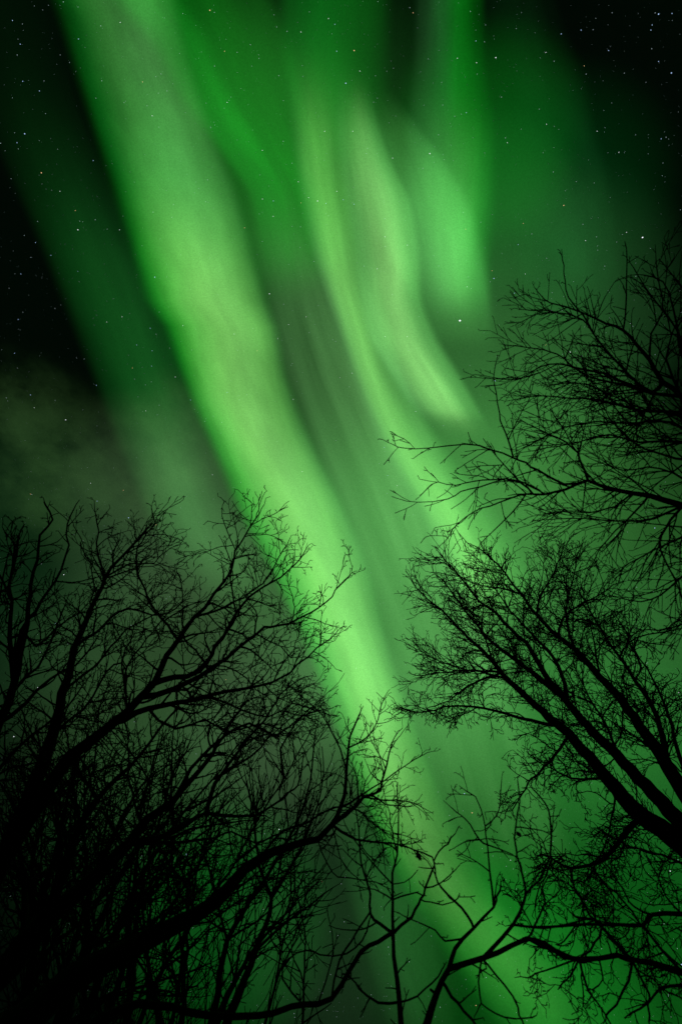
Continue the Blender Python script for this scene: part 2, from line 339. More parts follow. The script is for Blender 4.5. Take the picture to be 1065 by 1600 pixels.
class Tubes:
    def __init__(s): s.v = []; s.f = []
    def tube(s, pts, rad, sides, joint=None):
        n = len(pts); base = len(s.v); up = None
        for i in range(n):
            a = pts[max(i - 1, 0)]; b = pts[min(i + 1, n - 1)]; d = (b - a)
            if d.length < 1e-7: d = Vector((0, 0, 1))
            d.normalize()
            if up is None:
                up = d.orthogonal().normalized()
            else:
                up = up - d * up.dot(d)
                up = up.normalized() if up.length > 1e-5 else d.orthogonal().normalized()
            sd = d.cross(up); p = pts[i]; r = rad[i]
            for k in range(sides):
                t = 2 * PI * k / sides; q = p + (up * math.cos(t) + sd * math.sin(t)) * r; s.v.append((q.x, q.y, q.z))
        for i in range(n - 1):
            for k in range(sides):
                q = base + i * sides; k2 = (k + 1) % sides
                s.f.append((q + k, q + k2, q + sides + k2, q + sides + k))
        s.f.append(tuple(base + (n - 1) * sides + k for k in range(sides)))
        if joint is not None: s.f.append((joint, base, base + 1))     # knit the twig into its parent
        return base
    def build(s, name, mat, parent, origin):
        if not s.v: return None
        o = mesh_obj(name, [(a - origin.x, b - origin.y, c - origin.z) for a, b, c in s.v], s.f, mat, parent)
        return o

def grow(tb, p, d, L, r0, lev, st, rnd, s, joint=None):
    """one twig and its children; L and r0 in photo pixels at this tree's distance, s metres per pixel"""
    seg = st['seg'] * (1.0 if lev > 1 else .8)
    n = max(2, int(L / seg)); pts = [p.copy()]; rad = [r0 * s]; step = L / n * s
    jit = st['jit']; kids = []
    bend = Vector((rnd.gauss(0, 1), rnd.gauss(0, 1), rnd.gauss(0, 1))) * st['curl']
    for i in range(n):
        j = Vector((rnd.gauss(0, 1), rnd.gauss(0, 1), rnd.gauss(0, 1))) * jit
        d = (d + j + bend + st['trop']).normalized()
        p = p + d * step; pts.append(p.copy())
        t = (i + 1) / n; rad.append((r0 * (1 - t) + st['tip'] * t) * s)
        if lev > 0 and (i < n - 1 or True) and rnd.random() < st['kid'] and t > .12:
            kids.append((p.copy(), d.copy(), t, i + 1))
    bs = tb.tube(pts, rad, 3, joint)
    side = rnd.random() * 6.28
    for (q, dd, t, ii) in kids:
        side += 2.4 + rnd.gauss(0, .7)
        ax = dd.orthogonal().normalized(); ax = Quaternion(dd, side) @ ax
        nd = Quaternion(ax, math.radians(rnd.gauss(st['ang'], 10))) @ dd
        grow(tb, q, nd, max(4, L * (1.05 - .6 * t) * rnd.uniform(.3, .72) * st['rat']), max(st['tip'], r0 * (1 - t * .6) * .62), lev - 1, st, rnd, s, bs + ii * 3)

STY = {
    'gnarl': dict(seg=8.0, jit=.18, curl=.035, trop=Vector((0, 0, .03)), tip=.48, kid=.60, ang=42, rat=1.0, gap=15, L=(48, 125), lev=3, r=1.9),
    'fine':  dict(seg=6.5, jit=.16, curl=.03, trop=Vector((0, 0, .03)), tip=.40, kid=.62, ang=36, rat=1.12, gap=6.6, L=(46, 104), lev=3, r=1.1),
    'spiky': dict(seg=11, jit=.07, curl=.025, trop=Vector((0, 0, .0)), tip=.50, kid=.66, ang=36, rat=1.05, gap=9.6, L=(42, 118), lev=2, r=1.35),
    'hang':  dict(seg=6.0, jit=.27, curl=.03, trop=Vector((0, 0, -.04)), tip=.46, kid=.68, ang=46, rat=1.1, gap=8, L=(34, 86), lev=3, r=1.1),
    'spare': dict(seg=9, jit=.10, curl=.03, trop=Vector((0, 0, .02)), tip=.6, kid=.42, ang=42, rat=1.0, gap=21, L=(26, 78), lev=2, r=1.25),
    'brush': dict(seg=12, jit=.06, curl=.02, trop=Vector((0, 0, .06)), tip=.5, kid=.5, ang=26, rat=1.1, gap=26, L=(50, 140), lev=2, r=1.3),
    'bare':  dict(seg=9, jit=.12, curl=.02, trop=Vector((0, 0, .02)), tip=.6, kid=.35, ang=45, rat=.9, gap=46, L=(14, 44), lev=1, r=1.2),
}

def smooth(pts, wid):
    """Catmull-Rom through 3D points; returns denser points, widths and the pixel-ish arc parameter"""
    P = [pts[0]] + pts + [pts[-1]]; W = [wid[0]] + wid + [wid[-1]]; op, ow = [], []
    for i in range(1, len(P) - 2):
        n = max(2, int((P[i + 1] - P[i]).length / .16))
        n = min(n, 12)
        for k in range(n):
            t = k / n; op.append(crom(P[i - 1], P[i], P[i + 1], P[i + 2], t)); ow.append(W[i] + (W[i + 1] - W[i]) * t)
    op.append(P[-2]); ow.append(W[-2]); return op, ow

def tree(name, label, rng, limbs, style, mat=BARK, group=None, seed=1, wf=.84):
    """limbs: list of dict(p=[(x,y),...], w=(w0,w1) widths in px, on=index of the limb it grows from or None,
       dr=change of distance along it, st=style override).  limb 0 is the trunk, carried on down to the ground."""
    rnd = random.Random(seed); s = rng / FPX; built = []
    root = bpy.data.objects.new(name, None); C.objects.link(root)
    for i, lb in enumerate(limbs):
        px = lb['p']; w0, w1 = lb['w']; w0 = max(w1, w0 * wf); dr = lb.get('dr', rnd.uniform(-.10, .12) * rng)
        tot = sum(math.hypot(px[k + 1][0] - px[k][0], px[k + 1][1] - px[k][1]) for k in range(len(px) - 1))
        on = lb.get('on', 0 if i else None)
        pts, wid = [], []
        if on is None:
            r0 = lb.get('r', rng)
        else:
            best = None
            for (q, qx, qr) in built[on]['samp']:
                dd = (qx[0] - px[0][0]) ** 2 + (qx[1] - px[0][1]) ** 2
                if best is None or dd < best[0]: best = (dd, q, qr)
            r0 = best[2]; pts.append(best[1]); wid.append(w0 * s * r0 / rng / 2)
            px = px[1:] if best[0] < 500 else px
        ph = rnd.random() * 6; acc = 0; last = lb['p'][0]; samp = []
        for (x, y) in px:
            acc += math.hypot(x - last[0], y - last[1]); last = (x, y); t = min(1, acc / max(tot, 1))
            r = r0 + dr * t + .018 * rng * math.sin(ph + t * 7) * t
            pts.append(at(x, y, r)); wid.append((w1 + (w0 - w1) * (1 - t) ** 1.35) * s * r / rng / 2)
        if i == 0:                   # carry the trunk on down to the ground below its lowest traced point
            p0, wb = pts[0], wid[0]
            out = Vector((p0.x, p0.y, 0)).normalized()
            lo = lb.get('lean', .35)
            g = Vector((p0.x, p0.y, 0)) + out * lo
            h = p0.z
            nb = [g + Vector((0, 0, -.15)), g + Vector((0, 0, .25)), g + Vector((0, 0, h * .35)) - out * lo * .1, g.lerp(p0, .5) + Vector((0, 0, h * .18))]
            pts = nb + pts; wid = [wb * 1.9, wb * 1.45, wb * 1.25, wb * 1.12] + wid
            root.location = (g.x, g.y, 0); org = Vector((g.x, g.y, 0))
        sp, sw = smooth(pts, wid)
        # natural waviness of the wood
        for k in range(1, len(sp) - 1):
            sp[k] = sp[k] + Vector((rnd.gauss(0, 1), rnd.gauss(0, 1), rnd.gauss(0, 1))) * s * (1.1 if style == 'gnarl' else .7)
        for q in sp:
            v = q - CAMP; c = ROT.transposed() @ v
            if c.z < -.1: samp.append((q, (532.5 + FPX * c.x / -c.z, 800 - FPX * c.y / -c.z), v.length))
        built.append(dict(samp=samp))
        tb = Tubes(); nsd = 9 if w0 > 9 else 6 if w0 > 4 else 4; tb.tube(sp, sw, nsd)
        # twigs
        stn = lb.get('st', style)
        if stn is None:
            tb.build('trunk' if i == 0 else 'branch', mat, root, org); continue
        st = STY[stn]; knit = stn in ('bare', 'spare'); tw = tb if knit else Tubes(); nxt = rnd.uniform(.5, 1) * st['gap']; run = 0; total = sum((sp[k + 1] - sp[k]).length for k in range(len(sp) - 1))
        done = 0; side = rnd.random() * 6
        den = lb.get('den', 1.0)
        start = lb.get('from', .12 if i else .3)
        for k in range(len(sp) - 1):
            L = (sp[k + 1] - sp[k]).length; done += L; run += L / s
            tt = done / total
            while run > nxt:
                run -= nxt; nxt = st['gap'] / den * rnd.uniform(.6, 1.5) * (1.5 - .8 * tt)
                if tt < start: continue
                q = sp[k].lerp(sp[k + 1], rnd.random()); d = (sp[k + 1] - sp[k]).normalized()
                side += 2.4 + rnd.gauss(0, .6)
                ax = Quaternion(d, side) @ d.orthogonal().normalized()
                nd = Quaternion(ax, math.radians(rnd.gauss(st['ang'] + 8, 12))) @ d
                fall = 1.0 - .45 * tt
                grow(tw, q, nd, rnd.uniform(*st['L']) * lb.get('ls', 1) * fall, min(st['r'] * (1.25 - .4 * tt), sw[k] / s * .75), st['lev'], st, rnd, s, k * nsd if knit else None)
        d = (sp[-1] - sp[-2]).normalized()
        grow(tw, sp[-1], d, rnd.uniform(.14, .26) * st['L'][1], sw[-1] / s, st['lev'], st, rnd, s, (len(sp) - 1) * nsd if knit else None)
        part = tb.build('trunk' if i == 0 else 'branch', mat, root, org)
        if tw.v and not knit:
            to = mesh_obj('twigs', [(a - org.x, b - org.y, c - org.z) for a, b, c in tw.v], tw.f, mat, part); to['kind'] = 'stuff'
    tag(root, label, 'tree', group)
    return root
def B(p, w, on=0, **k): return dict(p=p, w=w, on=on, **k)

# -- A: big gnarled tree on the left
tree('gnarled_tree', 'largest gnarled bare tree on the left, its forked crown reaching to the broad aurora band', 8.0, [
    dict(p=[(-70, 1480), (10, 1330), (45, 1245), (75, 1170), (99, 1084), (118, 1013), (141, 951), (158, 918), (175, 887), (205, 855), (228, 828)], w=(40, 3), dr=1.2, **{'from': .45}),
    B([(20, 1320), (80, 1225), (113, 1180), (158, 1146), (197, 1112), (239, 1067), (262, 1022), (276, 1000), (304, 968), (335, 929), (352, 906), (363, 887), (367, 859), (380, 842), (405, 803)], (27, 2), **{'from': .35}),
    B([(185, 1122), (214, 1115), (253, 1102), (299, 1094), (355, 1081), (405, 1071), (439, 1059), (467, 1039), (495, 1013), (515, 999)], (11, 2), 1),
    B([(215, 1095), (270, 1078), (312, 1055), (355, 1028), (402, 988), (422, 978), (453, 975), (484, 957), (509, 940), (523, 923), (540, 906)], (11, 1.8), 1, **{'den': .8}),
    B([(235, 1070), (270, 1059), (312, 1050), (332, 1022), (346, 997), (369, 960), (391, 932), (411, 918), (439, 901), (462, 881), (473, 867)], (11, 2), 1),
    B([(276, 1000), (262, 975), (240, 955), (226, 920), (215, 900), (213, 870), (222, 845), (240, 822)], (5, 2), 1),
    B([(304, 968), (330, 955), (363, 943), (397, 921), (420, 900), (435, 870), (448, 852)], (4.5, 1.8), 1),
    B([(369, 958), (362, 923), (362, 895), (366, 860), (350, 820), (347, 800)], (4, 1.6), 4),
    B([(158, 918), (160, 890), (152, 865), (153, 830), (150, 805)], (5, 1.8), 0),
    B([(150, 935), (146, 905), (140, 880), (130, 860)], (3.5, 1.6), 0),
    B([(118, 1010), (150, 985), (175, 965), (200, 950), (235, 962), (262, 957), (285, 940), (282, 905)], (5, 1.8), 0),
    B([(60, 1210), (90, 1140), (130, 1110), (165, 1050), (190, 1035), (196, 1060), (192, 1090)], (6, 2.2), 0),
    B([(100, 1085), (150, 1040), (175, 1010), (195, 985), (235, 965), (255, 950)], (5, 1.8), 0),
    B([(190, 1110), (196, 1070), (200, 1040), (222, 1010), (240, 985), (255, 968)], (5, 1.8), 1),
    B([(405, 988), (440, 1010), (455, 1030), (462, 1005), (468, 985)], (2.6, 1.4), 3),
    B([(170, 895), (205, 880), (240, 880), (262, 860)], (3.5, 1.5), 0),
    B([(280, 1065), (330, 1040), (370, 1050), (400, 1075), (430, 1100), (450, 1130)], (4, 1.5), 2),
    B([(340, 1085), (380, 1110), (420, 1120), (455, 1100), (490, 1110)], (4, 1.5), 2),
    B([(240, 1105), (275, 1140), (320, 1125), (360, 1145), (410, 1130), (460, 1150)], (5, 1.6), 2),
], 'gnarl', seed=11)

# -- B: tree at the left edge
tree('gnarled_tree', 'bare tree at the left edge with two tall wavy leaders above its crown', 7.0, [
    dict(p=[(-160, 1500), (-90, 1350), (-40, 1220), (0, 1130), (23, 1070), (38, 1000), (46, 950), (48, 915), (59, 873), (63, 836), (82, 811), (73, 791)], w=(34, 2.4), dr=1.0, st='spare', **{'from': .3}),
    B([(20, 1080), (34, 985), (56, 954), (76, 923), (96, 892), (104, 853), (106, 819), (115, 797)], (9, 2), st='spare'),
    B([(90, 905), (115, 910), (140, 906), (158, 900)], (2.4, 1.4), 1, st='spare'),
    B([(62, 860), (80, 850), (95, 842)], (2.4, 1.2), 0, st='spare'),
    B([(23, 1070), (15, 1000), (18, 940), (20, 890), (28, 850)], (10, 3)),
    B([(18, 940), (0, 900), (-20, 870)], (5, 2), 4),
    B([(15, 1010), (40, 990), (60, 1010), (90, 980), (120, 960)], (5, 2), 4),
    B([(0, 1130), (40, 1100), (80, 1060), (120, 1040), (150, 1000)], (8, 2)),
    B([(0, 1130), (20, 1080), (60, 1040), (80, 1000), (100, 950)], (6, 2)),
    B([(-40, 1220), (-20, 1100), (-15, 1000), (0, 930), (10, 880)], (9, 2)),
    B([(-60, 1280), (0, 1200), (50, 1150), (90, 1120), (130, 1070)], (8, 2)),
], 'gnarl', seed=23)

# -- C: long limb arching over the lower left
tree('gnarled_tree', 'bare tree at lower left whose thick arching limb forks in the centre foreground', 5.5, [
    dict(p=[(-60, 1680), (40, 1590), (120, 1525), (190, 1490), (270, 1450), (340, 1403), (383, 1360), (405, 1343), (453, 1321), (495, 1310), (518, 1290), (532, 1262), (540, 1222), (543, 1188), (548, 1150), (562, 1115)], w=(52, 2.4), dr=1.4, st='spare', **{'from': .62}),
    B([(518, 1290), (545, 1270), (568, 1248), (593, 1236), (599, 1208), (607, 1180), (612, 1160)], (8, 2), 0, den=1.0),
    B([(517, 1293), (556, 1312), (613, 1317), (640, 1325)], (5, 2), 0, ls=.7),
    B([(535, 1258), (560, 1245), (600, 1218), (632, 1198), (660, 1180)], (3.5, 1.4), 0, ls=.6),
    B([(568, 1248), (600, 1250), (640, 1252), (660, 1262)], (3, 1.4), 1, ls=.6),
    B([(543, 1200), (530, 1170), (505, 1120), (480, 1095), (460, 1080)], (4, 1.6), 0),
    B([(545, 1170), (575, 1150), (590, 1125), (600, 1090)], (3, 1.4), 0, st='spare', den=2),
    B([(518, 1290), (532, 1340), (548, 1365), (562, 1375)], (3, 1.3), 0, st='bare'),
    B([(500, 1308), (512, 1350), (530, 1370), (570, 1375), (600, 1385)], (2.6, 1.3), 0, st='spare'),
    B([(400, 1345), (440, 1300), (480, 1285), (520, 1262), (560, 1268), (600, 1300)], (5, 1.6), 0),
    B([(270, 1450), (330, 1440), (380, 1400), (420, 1395)], (4, 1.6), 0, st='gnarl'),
    B([(200, 1487), (250, 1440), (290, 1380), (320, 1340), (350, 1290)], (9, 2), 0),
    B([(340, 1403), (330, 1360), (340, 1300), (350, 1250)], (4, 1.6), 0, st='brush', den=.7),
], 'gnarl', seed=31)

# -- C2: second limb, mid left, running up right
tree('gnarled_tree', 'bare tree behind the left ones with parallel limbs climbing from the lower left corner', 7.5, [
    dict(p=[(-120, 1640), (-10, 1530), (80, 1430), (150, 1370), (200, 1320), (230, 1280), (270, 1250), (300, 1215), (330, 1180), (360, 1130), (380, 1100)], w=(50, 3), dr=1.3, **{'from': .4}),
    B([(200, 1330), (250, 1310), (290, 1290), (322, 1270), (350, 1275), (400, 1272), (425, 1260), (450, 1240), (465, 1225), (472, 1195)], (10, 2)),
    B([(322, 1270), (335, 1225), (360, 1190), (400, 1140), (425, 1110), (440, 1085), (470, 1060)], (9, 2), 1),
    B([(270, 1250), (300, 1200), (335, 1165), (385, 1130), (430, 1150), (470, 1120), (500, 1110)], (8, 2)),
    B([(210, 1325), (280, 1316), (335, 1308), (363, 1300), (400, 1318)], (6, 2), 0),
    B([(80, 1430), (110, 1330), (150, 1250), (200, 1200), (235, 1160), (265, 1120)], (18, 3)),
    B([(150, 1250), (120, 1190), (140, 1150), (180, 1130)], (7, 2), 5),
    B([(100, 1350), (90, 1270), (70, 1200), (60, 1150)], (9, 2.4), 5),
    B([(30, 1490), (40, 1400), (30, 1300), (45, 1220)], (12, 3)),
    B([(150, 1370), (190, 1280), (220, 1230), (265, 1195)], (9, 2)),
    B([(265, 1300), (268, 1240), (268, 1190)], (6, 2.4), 1, st='bare'),
], 'gnarl', seed=37)

# -- thin upright saplings in the lower left thicket (farther away)
def sap(seed, p, w, label, rng, kids=(), st='brush'):
    tree('sapling', label, rng, [dict(p=p, w=w, dr=.08 * rng, **{'from': .2})] + [B(q, ww, 0) for q, ww in kids], st, seed=seed, group='slender saplings in the thicket')
sap(51, [(318, 1660), (332, 1588), (346, 1518), (357, 1467), (374, 1434), (411, 1377), (440, 1330), (470, 1270), (485, 1220), (492, 1150)], (12, 2), 'slender sapling in the lower left thicket forking below the arching limb', 9,
    [([(357, 1467), (340, 1420), (330, 1380), (320, 1330)], (5, 2)), ([(374, 1434), (372, 1380), (376, 1330), (395, 1260)], (4, 1.5)), ([(357, 1467), (400, 1440), (440, 1410), (470, 1380)], (4, 1.5))])
sap(52, [(340, 1660), (357, 1588), (383, 1532), (400, 1484), (414, 1448), (424, 1403), (405, 1355), (398, 1290), (385, 1220)], (15, 2), 'darker slender sapling right of its twin in the thicket', 8.5,
    [([(400, 1484), (439, 1448), (473, 1422), (509, 1394)], (5, 2)), ([(424, 1403), (450, 1360), (480, 1300), (500, 1240), (505, 1190)], (6, 1.8)), ([(424, 1405), (440, 1340), (450, 1290), (445, 1240)], (4, 1.6)), ([(414, 1448), (440, 1490), (470, 1440), (490, 1430)], (3, 1.4))])
sap(53, [(395, 1700), (415, 1600), (430, 1540), (440, 1480), (455, 1420), (460, 1370), (455, 1310)], (6, 1.6), 'thin sapling with whip like shoots at the bottom left of centre', 9.5,
    [([(430, 1540), (450, 1490), (470, 1450), (476, 1400)], (3, 1.4)), ([(440, 1480), (425, 1430), (430, 1380)], (3, 1.4))])
sap(54, [(465, 1700), (472, 1600), (474, 1540), (478, 1470), (470, 1430), (460, 1380)], (5, 1.6), 'thinnest whip of the thicket standing left of the upright central stem', 10, [([(474, 1540), (460, 1500), (445, 1470)], (3, 1.3))], st='spare')
sap(55, [(250, 1700), (268, 1600), (280, 1540), (285, 1480), (300, 1420), (310, 1350), (330, 1290)], (9, 2), 'slender sapling crossing under the arching limb at lower left', 10,
    [([(280, 1540), (260, 1480), (255, 1430), (262, 1380)], (4, 1.6)), ([(285, 1480), (300, 1530), (320, 1480)], (3, 1.5))])
sap(56, [(130, 1720), (165, 1600), (190, 1520), (205, 1430), (215, 1340), (222, 1260), (240, 1190)], (14, 2), 'upright sapling in the black lower left corner near the thick limbs', 9,
    [([(190, 1520), (170, 1450), (165, 1380), (150, 1320)], (6, 2)), ([(205, 1430), (240, 1390), (250, 1330)], (5, 2))])
sap(57, [(-20, 1720), (20, 1600), (50, 1520), (60, 1430), (85, 1340), (100, 1270), (120, 1200)], (22, 3), 'leftmost sapling in the black lower left corner', 9.5,
    [([(50, 1520), (90, 1470), (130, 1440), (160, 1400)], (8, 2)), ([(60, 1430), (30, 1370), (15, 1300)], (8, 2)), ([(20, 1600), (80, 1560), (140, 1530)], (9, 3))])
sap(58, [(60, 1740), (90, 1640), (110, 1560), (140, 1480), (165, 1420), (190, 1360), (230, 1300)], (24, 3), 'thick stemmed sapling rising behind the lower left limbs', 10.5,
    [([(110, 1560), (90, 1500), (70, 1440)], (9, 2)), ([(140, 1480), (180, 1460), (230, 1400), (260, 1350)], (8, 2)), ([(100, 1600), (170, 1560), (230, 1540), (290, 1520)], (9, 2))])

# tangled thicket behind: thin trees one behind another
rt = random.Random(500)
for k in range(14):
    x = rt.uniform(-90, 210) if k < 11 else rt.uniform(220, 320); y = 1680; a = math.radians(rt.uniform(68, 84)); p = [(x, y)]
    top = rt.uniform(1130, 1330) if x < 200 else rt.uniform(1330, 1440)
    while y > top:
        a += rt.gauss(0, .13); a = min(max(a, .8), 1.75); st_ = rt.uniform(55, 80); x += math.cos(a) * st_; y -= math.sin(a) * st_; p.append((x, y))
    kids = []
    for q in range(2, len(p) - 1):
        sg = rt.choice((-1, 1)); aa = a + sg * rt.uniform(.4, .8); kx, ky = p[q]; kp = [(kx, ky)]
        for _ in range(rt.randint(2, 4)):
            aa += rt.gauss(0, .2) - sg * .08; kx += math.cos(aa) * 45; ky -= math.sin(aa) * 45; kp.append((kx, ky))
        kids.append((kp, (rt.uniform(3, 6), 1.6)))
    sap(600 + k, p, (rt.uniform(7, 16), 1.8), 'thin dark tree tangled among others in the black thicket at lower left', rt.uniform(9, 13), kids, st='gnarl' if k % 4 == 0 else 'brush')

# -- low horizontal limb along the bottom
tree('low_tree', 'bare shrub with a long low limb curving along the bottom edge to the upright stem', 5.0, [
    dict(p=[(120, 1640), (190, 1575), (240, 1570), (270, 1574), (326, 1588), (402, 1588), (439, 1577), (473, 1569), (518, 1560), (545, 1518), (565, 1487), (590, 1470), (610, 1459)], w=(12, 5), dr=.2, st='bare', **{'from': .3}),
    B([(518, 1560), (530, 1500), (548, 1470), (560, 1450), (576, 1428)], (4, 2.6), 0, st='bare'),
    B([(500, 1562), (520, 1490), (512, 1430)], (2.6, 1.6), 0, st='bare'),
    B([(560, 1532), (548, 1528), (525, 1525)], (3, 1.6), 0, st='bare'),
    B([(473, 1569), (440, 1530), (450, 1500), (480, 1485), (500, 1492), (540, 1490), (565, 1470), (576, 1440)], (4, 2), 0, st='bare'),
], 'bare', seed=61)

# -- T4 upright stem
tree('sapling', 'straight upright stem at the bottom centre with two bowed side branches', 5.0, [
    dict(p=[(634, 1680), (627, 1600), (620, 1532), (614, 1459), (613, 1405), (613, 1363), (621, 1335), (622, 1264), (620, 1236)], w=(10, 1.8), dr=.5, lean=.1, st='bare', **{'from': .5, 'den': 2.5}),
    B([(614, 1459), (595, 1445), (576, 1428), (578, 1400), (573, 1377), (562, 1345), (560, 1293), (548, 1240), (540, 1210)], (5, 1.6), 0, st='spare'),
    B([(614, 1459), (641, 1433), (655, 1412), (660, 1400), (669, 1374), (677, 1355)], (5, 2.6), 0, st='bare'),
    B([(611, 1395), (585, 1390), (560, 1385)], (2.6, 1.3), 0, st='spare'),
    B([(613, 1398), (640, 1396), (658, 1398)], (2.6, 2), 0, st='bare'),
    B([(660, 1405), (672, 1412), (708, 1410), (716, 1400)], (2.6, 1.6), 2, st='bare'),
    B([(668, 1388), (690, 1380), (712, 1358)], (2.6, 1.3), 2, st='bare'),
    B([(612, 1380), (580, 1345), (562, 1325), (540, 1290)], (2.6, 1.4), 0, st='spare'),
    B([(620, 1560), (590, 1568), (560, 1545), (552, 1530), (538, 1522)], (4.5, 2), 0, st='bare'),
    B([(622, 1562), (650, 1555), (675, 1535), (690, 1515)], (3, 2), 0, st='bare'),
    B([(612, 1380), (632, 1378), (650, 1362)], (2, 1.2), 0, st='bare'),
    B([(621, 1335), (612, 1300), (608, 1270), (600, 1240)], (2.4, 1.2), 0, st='spare', den=2),
], 'bare', seed=67, group=None)

# -- T5 forked tree bottom centre-right
tree('forked_tree', 'open forked tree at bottom centre right with long bowed branches and two clinging dead leaves', 4.6, [
    dict(p=[(640, 1690), (666, 1600), (680, 1552), (700, 1512), (711, 1484), (739, 1450), (770, 1417), (777, 1400), (782, 1383)], w=(15, 2.4), dr=.5, lean=.15, st='bare', **{'from': .6}),
    B([(770, 1415), (765, 1363), (760, 1320), (757, 1290), (751, 1264), (742, 1245), (728, 1236)], (4.4, 1.6), 0, st='spare'),
    B([(760, 1322), (748, 1312), (733, 1288), (720, 1275), (705, 1262)], (3, 1.4), 1, st='spare'),
    B([(745, 1314), (725, 1316), (708, 1326)], (2.6, 1.3), 2, st='bare'),
    B([(759, 1296), (775, 1275), (782, 1250), (783, 1220)], (3, 1.2), 1, st='spare'),
    B([(762, 1316), (800, 1335), (805, 1340)], (2.6, 1.4), 1, st='bare'),
    B([(737, 1452), (731, 1431), (708, 1408), (690, 1388), (682, 1370), (677, 1345), (668, 1335), (650, 1330), (640, 1325)], (4.6, 2), 0, st='bare'),
    B([(677, 1343), (686, 1330), (700, 1318), (710, 1302), (716, 1292)], (3, 1.4), 6, st='bare'),
    B([(681, 1366), (668, 1345), (650, 1335)], (2.2, 1.2), 6, st='bare'),
    B([(697, 1515), (753, 1498), (800, 1479), (821, 1467), (850, 1475), (886, 1495), (915, 1500), (950, 1494)], (8, 4), 0, st='bare'),
    B([(753, 1498), (765, 1484), (802, 1445), (818, 1405), (820, 1390), (812, 1350), (804, 1326), (804, 1293), (811, 1253), (808, 1220)], (6, 1.8), 9, st='bare'),
    B([(820, 1395), (844, 1374), (857, 1338), (859, 1279), (850, 1255), (833, 1234)], (4.4, 2), 10, st='spare', den=.6),
    B([(804, 1300), (822, 1292), (845, 1298), (858, 1300)], (2.4, 1.4), 10, st='bare'),
    B([(806, 1340), (785, 1332), (765, 1332)], (2.2, 1.3), 10, st='bare'),
    B([(743, 1503), (747, 1535), (753, 1566), (775, 1585), (805, 1592), (830, 1590)], (3.2, 2), 9, st='bare'),
    B([(756, 1500), (775, 1525), (800, 1557), (811, 1586), (820, 1610)], (3.4, 2.2), 9, st='bare'),
    B([(686, 1540), (705, 1556), (725, 1580), (745, 1605)], (5, 3), 0, st='bare'),
    B([(724, 1470), (695, 1470), (680, 1455), (660, 1445), (628, 1430)], (3.4, 1.3), 0, st='bare', den=1.5),
    B([(688, 1545), (672, 1546)], (4, 3), 0, st=None),
    B([(803, 1447), (850, 1451), (900, 1441)], (4, 2.6), 10, st='bare'),
    B([(821, 1467), (835, 1450), (850, 1410), (846, 1390), (856, 1370)], (4, 2), 9, st='spare'),
    B([(745, 1502), (760, 1512), (750, 1520)], (2.6, 1.6), 9, st='bare'),
], 'bare', seed=71)

# -- T6 low tree at the right bottom
tree('low_tree', 'low bare tree in the bottom right corner with knobbly drooping branches', 6.0, [
    dict(p=[(1180, 1620), (1120, 1550), (1065, 1521), (1018, 1504), (985, 1498), (972, 1485), (959, 1470), (940, 1450), (925, 1438), (900, 1433)], w=(16, 3), dr=.2, lean=.5, st='hang', **{'from': .5, 'den': .5}),
    B([(985, 1498), (962, 1493), (903, 1500), (864, 1484), (824, 1467)], (7, 3.5), 0, st='bare'),
    B([(900, 1505), (917, 1546), (945, 1586), (960, 1620)], (4, 2), 1, st='hang', den=.25),
    B([(985, 1500), (982, 1532), (962, 1569), (945, 1588)], (4, 2), 0, st='hang', den=.3),
    B([(990, 1500), (1013, 1552), (1012, 1570), (1013, 1597)], (4, 2), 0, st='hang', den=.4),
    B([(1100, 1545), (1065, 1538), (1030, 1543), (1013, 1566), (985, 1583)], (5, 2), 0, st='hang', den=.3),
    B([(1062, 1520), (1030, 1480), (999, 1442), (975, 1410), (950, 1385), (931, 1366), (925, 1340)], (4.5, 1.6), 0, st='hang', den=.5),
    B([(903, 1500), (920, 1485), (935, 1462), (940, 1450)], (3.4, 3), 1, st='bare'),
    B([(940, 1450), (920, 1430), (905, 1400), (895, 1380), (892, 1360)], (4, 1.8), 0, st='hang'),
    B([(950, 1500), (942, 1530), (925, 1545), (918, 1548)], (2.6, 1.8), 1, st='bare'),
    B([(900, 1505), (870, 1512), (835, 1520), (822, 1528)], (3, 1.6), 1, st='hang', den=.3),
    B([(898, 1506), (888, 1530), (872, 1545)], (2.6, 1.4), 1, st='hang', den=.3),
], 'hang', seed=79, mat=BARK_R)
tree('low_tree', 'slim bare limb reaching in from the right edge above the bottom right tree', 6.5, [
    dict(p=[(1200, 1470), (1120, 1432), (1065, 1429), (1018, 1429), (1002, 1445), (970, 1445), (940, 1443), (900, 1446), (858, 1450), (807, 1446)], w=(9, 2.5), dr=-.3, lean=.4, st='hang', **{'from': .45, 'den': .45}),
    B([(1018, 1429), (990, 1420), (975, 1395), (960, 1370), (945, 1350)], (3, 1.6), 0, st='hang', den=.5),
    B([(1060, 1430), (1040, 1400), (1025, 1370), (1010, 1340)], (3, 1.6), 0, st='hang', den=.4),
    B([(900, 1446), (880, 1470), (868, 1476), (880, 1478)], (2.6, 1.4), 0, st='hang', den=.5),
    B([(1000, 1444), (1030, 1480), (1064, 1510)], (3, 2), 0, st='hang', den=.5),
], 'hang', seed=83, mat=BARK_R)

